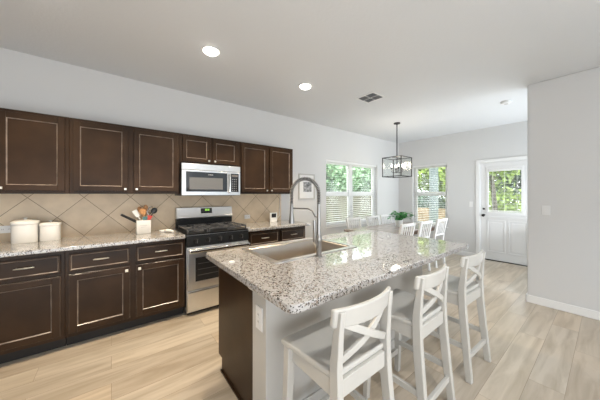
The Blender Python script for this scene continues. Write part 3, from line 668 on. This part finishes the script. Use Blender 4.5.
MB().box(2.929, 2.936, vy0+e_, vy1-e_, ZC-.012, ZC-.003).box(vx0+e_, 2.929, 2.107, 2.113, ZC-.012, ZC-.003).box(2.936, vx1-e_, 2.107, 2.113, ZC-.012, ZC-.003).build('divider', 'plastic_white', vn)
sm = empty('smoke_detector', (4.66, .95, ZC-.001), 'small round white smoke detector on the ceiling near the right wall', 'smoke detector')
MB().lathe([(.062, ZC-.0005), (.065, ZC-.012), (.058, ZC-.03), (.04, ZC-.038), (.005, ZC-.04)], (4.66, .95, 0), 28).build('case', 'plastic_white', sm)
MB().lathe([(.025, ZC-.0385), (.025, ZC-.043), (.004, ZC-.044)], (4.66, .95, 0), 16).build('test_button', 'panel_white', sm)
# lantern pendant
hx, hy, hs, hz0, hz1 = 4.395, 2.55, .193, 1.705, 2.085
ch = empty('chandelier', (hx, hy, hz0), 'black square lantern chandelier hanging over the dining table', 'chandelier')
MB().lathe([(.06, ZC-.0005), (.06, ZC-.018), (.015, ZC-.024), (.01, ZC-.04)], (hx, hy, 0), 24).build('canopy', 'bronze', ch)
MB().tube([(hx, hy, ZC-.03), (hx, hy, hz1)], .0095, 12).build('rod', 'bronze', ch)
m = MB(); g = .0065
for sx in (-1, 1):
    for sy in (-1, 1): m.box(hx+sx*hs-g, hx+sx*hs+g, hy+sy*hs-g, hy+sy*hs+g, hz0, hz1)
for zz in (hz0+g, hz1-g):
    for s_ in (-1, 1):
        m.box(hx-hs+g, hx+hs-g, hy+s_*hs-g, hy+s_*hs+g, zz-g, zz+g); m.box(hx+s_*hs-g, hx+s_*hs+g, hy-hs+g, hy+hs-g, zz-g, zz+g)
m.box(hx-hs+g, hx+hs-g, hy-.006, hy+.006, hz1-.014, hz1-.002).build('cage', 'bronze', ch)
m = MB().tube([(hx, hy, hz1-.002), (hx, hy, hz0+.09)], .007, 10)
for k in range(4):
    a = R(45+90*k); m.tube([(hx, hy, hz0+.10), (hx+.05*math.cos(a), hy+.05*math.sin(a), hz0+.085), (hx+.10*math.cos(a), hy+.10*math.sin(a), hz0+.10), (hx+.10*math.cos(a), hy+.10*math.sin(a), hz0+.15)], .005, 8)
m.build('arms', 'bronze', ch)
for k in range(4):
    a = R(45+90*k); px_, py_ = hx+.10*math.cos(a), hy+.10*math.sin(a)
    cnd = MB().lathe([(.010, hz0+.15), (.010, hz0+.19)], (px_, py_, 0), 12).build('candle_socket', 'bronze', ch)
    MB().lathe([(.008, hz0+.19), (.013, hz0+.21), (.013, hz0+.225), (.007, hz0+.25), (.002, hz0+.262)], (px_, py_, 0), 14).build('bulb', 'bulb', cnd)
for s_ in (-1, 1):
    B(hx-hs+g, hx+hs-g, hy+s_*hs-.0015, hy+s_*hs+.0015, hz0+2*g, hz1-2*g).build('glass_panel', 'window_glass', ch)
    B(hx+s_*hs-.0015, hx+s_*hs+.0015, hy-hs+g, hy+hs-g, hz0+2*g, hz1-2*g).build('glass_panel', 'window_glass', ch)
ld = bpy.data.lights.new('lamp', 'POINT'); ld.energy = 6; ld.color = (1, .87, .70); ld.shadow_soft_size = .10
lo = bpy.data.objects.new('lamp', ld); col.objects.link(lo); lo.parent = ch; lo.location = (0, 0, .25)

# ------------------------------------------------------------------ bar stools (cross back)
def make_stool():
    root = empty('bar_stool', (0, 0, 0), '', 'stool', 'white bar stools along the island')
    SH = .63
    # seat: slightly dished board with soft edge
    m = MB(); nx, ny = 10, 8; top = []; x_ = .20; ya, yb = -.155, .195
    def wx(f): return .185+.035*f     # wider at the front
    vs = []; 
    for lay in (0, 1):
        for j in range(ny+1):
            f = j/ny; y = ya+(yb-ya)*f
            for i in range(nx+1):
                u = -1+2*i/nx; zt_ = SH-.012*(1-u*u)*math.sin(math.pi*min(1, f*1.05)) if lay else SH-.028
                vs.append((u*wx(f), y, zt_))
    K = (nx+1)*(ny+1); fs = []
    for j in range(ny):
        for i in range(nx):
            a = j*(nx+1)+i; fs.append((a+K, a+1+K, a+nx+2+K, a+nx+1+K)); fs.append((a, a+nx+1, a+nx+2, a+1))
    rim = [i for i in range(nx+1)]+[j*(nx+1)+nx for j in range(1, ny+1)]+[ny*(nx+1)+i for i in range(nx-1, -1, -1)]+[j*(nx+1) for j in range(ny-1, 0, -1)]
    for a, b_ in zip(rim, rim[1:]+rim[:1]): fs.append((a, b_, b_+K, a+K))
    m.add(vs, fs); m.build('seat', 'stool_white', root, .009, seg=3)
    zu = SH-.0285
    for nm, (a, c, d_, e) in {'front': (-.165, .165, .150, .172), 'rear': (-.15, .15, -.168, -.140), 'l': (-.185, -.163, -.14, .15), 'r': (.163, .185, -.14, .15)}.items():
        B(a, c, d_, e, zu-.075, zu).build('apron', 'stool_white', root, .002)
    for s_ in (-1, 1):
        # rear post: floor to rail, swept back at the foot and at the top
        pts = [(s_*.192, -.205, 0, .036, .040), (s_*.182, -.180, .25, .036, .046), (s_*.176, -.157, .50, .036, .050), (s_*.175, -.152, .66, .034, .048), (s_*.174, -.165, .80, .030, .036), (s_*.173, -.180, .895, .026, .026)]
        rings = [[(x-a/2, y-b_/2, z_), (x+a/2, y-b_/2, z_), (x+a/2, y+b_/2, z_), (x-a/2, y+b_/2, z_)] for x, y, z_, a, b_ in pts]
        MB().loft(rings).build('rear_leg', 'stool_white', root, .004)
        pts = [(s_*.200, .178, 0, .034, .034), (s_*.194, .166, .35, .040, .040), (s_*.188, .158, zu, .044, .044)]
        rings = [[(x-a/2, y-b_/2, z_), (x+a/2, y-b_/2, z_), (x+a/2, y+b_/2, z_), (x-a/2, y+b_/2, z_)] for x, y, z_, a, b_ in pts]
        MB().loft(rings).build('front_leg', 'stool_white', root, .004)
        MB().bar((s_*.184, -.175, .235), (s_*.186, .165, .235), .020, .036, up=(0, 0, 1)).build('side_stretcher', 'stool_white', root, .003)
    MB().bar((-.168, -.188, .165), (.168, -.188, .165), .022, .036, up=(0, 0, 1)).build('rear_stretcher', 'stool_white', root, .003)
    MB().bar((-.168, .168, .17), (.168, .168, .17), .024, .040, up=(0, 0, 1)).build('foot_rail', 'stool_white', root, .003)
    # curved top rail in front of the posts, wider than them
    rings = []
    for k in range(13):
        u = -1+2*k/12; x = u*.205; y = -.163-.038*(1-u*u)+.012; hh = .078+.012*(1-u*u)
        z1_ = .905; z0_ = z1_-hh; c_ = .0
        yt = -.010
        rings.append([(x, y-.011, z0_), (x, y+.011, z0_), (x, y+.011+yt, z1_), (x, y-.011+yt, z1_)])
    MB().loft(rings).build('top_rail', 'stool_white', root, .008, seg=3)
    # cross slats, bowed back
    for s_ in (-1, 1):
        m = MB(); rings = []
        for k in range(9):
            f = k/8; x = s_*(-.155+.31*f); z_ = .675+.165*f; y = -.158-.030*math.sin(math.pi*f)-.006*f+s_*.004
            t = Vector((s_*.31, 0, .165)).normalized(); nn = Vector((-t.z, 0, t.x)); 
            P_ = Vector((x, y, z_)); rings.append([P_+nn*.016+Vector((0, -.007, 0)), P_+nn*.016+Vector((0, .007, 0)), P_-nn*.016+Vector((0, .007, 0)), P_-nn*.016+Vector((0, -.007, 0))])
        m.loft(rings); m.build('cross_slat', 'stool_white', root, .002)
    return root
st = make_stool()
SL = ['white cross-back bar stool nearest the camera at the island', 'white cross-back bar stool in the middle of the three at the island', 'white cross-back bar stool at the far end of the island']
for i, (x, y, a) in enumerate(((.905, .845, 0), (1.56, .835, 1), (2.255, .825, -2))):
    s_ = st if i == 0 else copy_tree(st)
    s_.location = (x, y, 0); s_.rotation_euler.z = R(a); s_['label'] = SL[i]

# ------------------------------------------------------------------ dining set
tb = empty('dining_table', (4.3, 2.5, 0), 'long wooden dining table with dark edges under the lantern', 'table')
poly = [(3.40, 2.11), (5.20, 2.11), (5.24, 2.88), (3.235, 2.88)]
MB().prism(poly, .722, .75).build('tabletop', 'table_wood', tb, .004)
m = MB(); inn = [(3.46, 2.16), (5.14, 2.16), (5.16, 2.83), (3.32, 2.83)]; m.prism([(3.402, 2.112), (5.198, 2.112), (5.238, 2.878), (3.237, 2.878)], .712, .7215)
m.build('edge_band', 'table_edge', tb)
MB().prism(inn, .64, .7115).build('apron', 'table_edge', tb, .004)
for x in (3.72, 4.90):
    B(x-.05, x+.05, 2.49, 2.59, .06, .64).build('leg', 'table_edge', tb, .004); B(x-.05, x+.05, 2.28, 2.80, 0, .06).build('foot', 'table_edge', tb, .006)
def make_chair():
    root = empty('dining_chair', (0, 0, 0), '', 'chair', 'white slat-back dining chairs around the table')
    MB().prism(rrect(-.205, .205, -.19, .22, .03), .435, .46).build('seat', 'chair_white', root, .006)
    for s_ in (-1, 1):
        pts = [(s_*.18, -.225, 0), (s_*.18, -.19, .44), (s_*.188, -.205, .62), (s_*.196, -.262, .91)]
        rings = [[(x-.016, y-.018, z_), (x+.016, y-.018, z_), (x+.016, y+.018, z_), (x-.016, y+.018, z_)] for x, y, z_ in pts]
        MB().loft(rings).build('rear_leg', 'chair_white', root, .004)
        MB().bar((s_*.185, .20, 0), (s_*.175, .185, .435), .03, .03, .036, .036).build('front_leg', 'chair_white', root, .004)
        B(s_*.175-.010, s_*.175+.010, -.18, .17, .375, .4345).build('apron', 'chair_white', root)
    B(-.165, .165, .175, .195, .375, .4345).build('apron', 'chair_white', root)
    MB().bar((-.20, -.256, .882), (.20, -.256, .882), .045, .024, up=(0, 1, .19)).build('top_rail', 'chair_white', root, .005)
    MB().bar((-.185, -.208, .60), (.185, -.208, .60), .03, .018, up=(0, 1, .19)).build('lower_rail', 'chair_white', root, .003)
    for k in range(5):
        x = -.13+.065*k; MB().bar((x*.95, -.208, .605), (x, -.252, .865), .020, .010, up=(0, 1, .19)).build('slat', 'chair_white', root, .002)
    return root
c0 = make_chair()
CH = [(3.69, 2.21, 0, 'white slat-back dining chair on the island side of the table, nearest the camera'), (4.31, 2.21, 0, 'white slat-back dining chair on the island side of the table, middle of its row'),
      (4.95, 2.21, 0, 'white slat-back dining chair on the island side of the table, farthest of its row'), (3.80, 2.88, 180, 'white slat-back dining chair on the window side of the table, nearest the camera'),
      (4.40, 2.86, 180, 'white slat-back dining chair on the window side of the table, middle of its row'), (4.96, 2.90, 180, 'white slat-back dining chair on the window side of the table, nearest the room corner')]
for i, (x, y, a, lb) in enumerate(CH):
    c_ = c0 if i == 0 else copy_tree(c0); c_.location = (x, y, 0); c_.rotation_euler.z = R(a); c_['label'] = lb
pl = empty('potted_plant', (4.36, 2.49, .7505), 'green leafy plant in a white pot on the dining table', 'plant')
MB().lathe([(.055, .7505), (.060, .755), (.068, .87), (.064, .875), (.058, .868), (.054, .80)], (4.36, 2.49, 0), 24).build('pot', 'pot_white', pl)
MB().lathe([(.057, .850), (.057, .858), (.01, .862)], (4.36, 2.49, 0), 20).build('soil', 'soil', pl)
rs = random.Random(3); m = MB(); sm_ = MB()
for k in range(64):
    a = rs.uniform(0, 2*math.pi); r_ = rs.uniform(.02, .19); top = Vector((4.37+r_*math.cos(a)*1.05, 2.48+r_*math.sin(a), rs.uniform(.925, 1.05)-r_*.2))
    bs = Vector((4.36+.03*math.cos(a), 2.49+.03*math.sin(a), .858)); mid = bs.lerp(top, .5)+Vector((0, 0, .03))
    sm_.tube([bs, mid, top], .0022, 5)
    out = Vector((math.cos(a), math.sin(a), rs.uniform(-.25, .4))).normalized(); sd2 = out.cross(Vector((0, 0, 1))).normalized(); up = sd2.cross(out); l_ = rs.uniform(.08, .125); w2 = l_*.42
    pts = [top, top+out*l_*.35+sd2*w2+up*.008, top+out*l_*.35, top+out*l_*.35-sd2*w2+up*.008, top+out*l_*.72+sd2*w2*.75, top+out*l_*.72-up*.004, top+out*l_*.72-sd2*w2*.75, top+out*l_-up*.015]
    m.add(pts, [(0, 2, 1), (0, 3, 2), (1, 2, 5, 4), (2, 3, 6, 5), (4, 5, 7), (5, 6, 7)])
sm_.build('stem', 'plant_leaf', pl); m.build('leaves', 'plant_leaf', pl)

# ------------------------------------------------------------------ outside
struct(B(-2, 24, YW+.16, 24, -.5, -.38).build('ground', 'grass'))
struct(B(XF+.16, 24, -8, YW+.16, -.5, -.38).build('ground', 'grass'))
fn = empty('garden_fence', (8.5, 6.8, -.4), 'tan board garden fence outside the wide double window', 'fence')
m = MB(); x = 3.0; i = 0
while x < 15: m.box(x, x+.137, 6.8, 6.82, -.38, 1.40+.0*(i % 2)); x += .142; i += 1
m.build('boards', 'fence_wood', fn, smooth=False)
MB().box(3, 15, 6.82, 6.86, 0, .09).box(3, 15, 6.82, 6.86, .9, .99).build('rail', 'fence_wood', fn)
f2 = empty('wood_screen', (9.5, 4.4, -.4), 'low warm wooden fence outside the narrow window', 'fence')
m = MB(); y = 2.6; i = 0
while y < 6.2: m.box(9.5, 9.52, y, y+.137, -.38, .84); y += .142
m.build('boards', 'warm_wood', f2, smooth=False); MB().box(9.52, 9.56, 2.6, 6.2, .5, .59).build('rail', 'warm_wood', f2)
pp = empty('porch_post', (8.0, 3.40, -.38), 'square grey-green porch post outside the narrow window', 'post')
B(7.9, 8.1, 3.30, 3.50, -.38, 3.2).build('shaft', 'porch_grey', pp, .01)
B(7.87, 8.13, 3.27, 3.53, -.38, -.2).build('foot', 'porch_grey', pp, .01)
def foliage(rs, c, rad, n, lf):
    m = MB(); blobs = [(Vector(c)+Vector((rs.uniform(-1, 1)*rad[0]*.6, rs.uniform(-1, 1)*rad[1]*.6, rs.uniform(-1, 1)*rad[2]*.6)), rs.uniform(.3, .5)) for _ in range(14)]
    for _ in range(n):
        bc, br = rs.choice(blobs); d = Vector((rs.gauss(0, 1), rs.gauss(0, 1), rs.gauss(0, 1))).normalized()
        p = bc+Vector((d.x*rad[0], d.y*rad[1], d.z*rad[2]))*br*rs.uniform(.7, 1.05)
        a = Vector((rs.gauss(0, 1), rs.gauss(0, 1), rs.gauss(0, 1))).normalized(); b_ = a.cross(d)
        if b_.length < .1: continue
        b_.normalize(); s_ = lf*rs.uniform(.7, 1.4); dr_ = a*s_
        m.add([p, p+dr_*.5+b_*s_*.32, p+dr_, p+dr_*.5-b_*s_*.32+d*s_*.1], [(0, 1, 2), (0, 2, 3)])
    return m
def tree(name, label, x, y, h, rad, n, leafm, lf, seed, tr=.12, cat='tree', lean=(0, 0), barkm='bark', cz=None):
    rs = random.Random(seed); root = empty(name, (x, y, -.39), label, cat, 'trees and shrubs outside the windows')
    cz = cz if cz is not None else h-rad[2]
    if tr:
        m = MB().tube([(x, y, -.39), (x+lean[0]*.4, y+lean[1]*.4, cz*.45), (x+lean[0], y+lean[1], cz+rad[2]*.3)], [tr*1.2, tr, tr*.5], 12)
        for k in range(4):
            a = R(90*k+30); m.tube([(x+lean[0]*.7, y+lean[1]*.7, cz*.75), (x+lean[0]+rad[0]*.6*math.cos(a), y+lean[1]+rad[1]*.6*math.sin(a), cz+rad[2]*.4)], [tr*.5, tr*.15], 8)
        m.build('trunk', barkm, root)
    foliage(rs, (x+lean[0], y+lean[1], cz), rad, n, lf).build('crown', leafm, root, smooth=False)
    return root
tree('tree', 'broad green tree behind the fence, at the left of the double window', 8.2, 9.2, 5.0, (2.6, 1.8, 2.5), 9000, 'leaf_green', .20, 1)
tree('tree', 'broad green tree behind the fence, at the right of the double window', 12.9, 10.2, 5.0, (2.8, 1.8, 2.5), 9000, 'leaf_green', .20, 2)
tree('tree', 'tall green tree rising behind the other two at the double window', 10.5, 14.0, 7.5, (6.0, 2, 4.0), 9000, 'leaf_green', .38, 3)
tree('hedge_shrub', 'dark green shrub behind the low warm fence at the narrow window', 11.0, 5.0, 1.35, (.9, 1.6, .75), 2600, 'leaf_dark', .12, 4, 0, 'shrub', cz=.6)
tree('tree', 'airy yellow-green tree beyond the narrow window', 14.6, 6.2, 4.8, (1.6, 2.4, 2.0), 5200, 'leaf_lime', .22, 5, .09)
tree('tree', 'yellow-green tree with forked trunk seen through the back door glass', 10.0, 2.25, 4.2, (1.3, 1.7, 1.35), 3200, 'leaf_lime', .17, 6, .07, cz=2.5, lean=(.1, .25))
tree('shrub', 'lime green shrub low behind the back door glass', 12.9, 2.8, 1.6, (.8, 1.6, .75), 2000, 'leaf_lime', .14, 8, 0, 'shrub', cz=.9)
tree('tree', 'dark leafed tree farther back beyond the door glass', 17.0, 3.4, 5.0, (1.6, 2.6, 2.2), 4200, 'leaf_dark', .24, 9, .12)
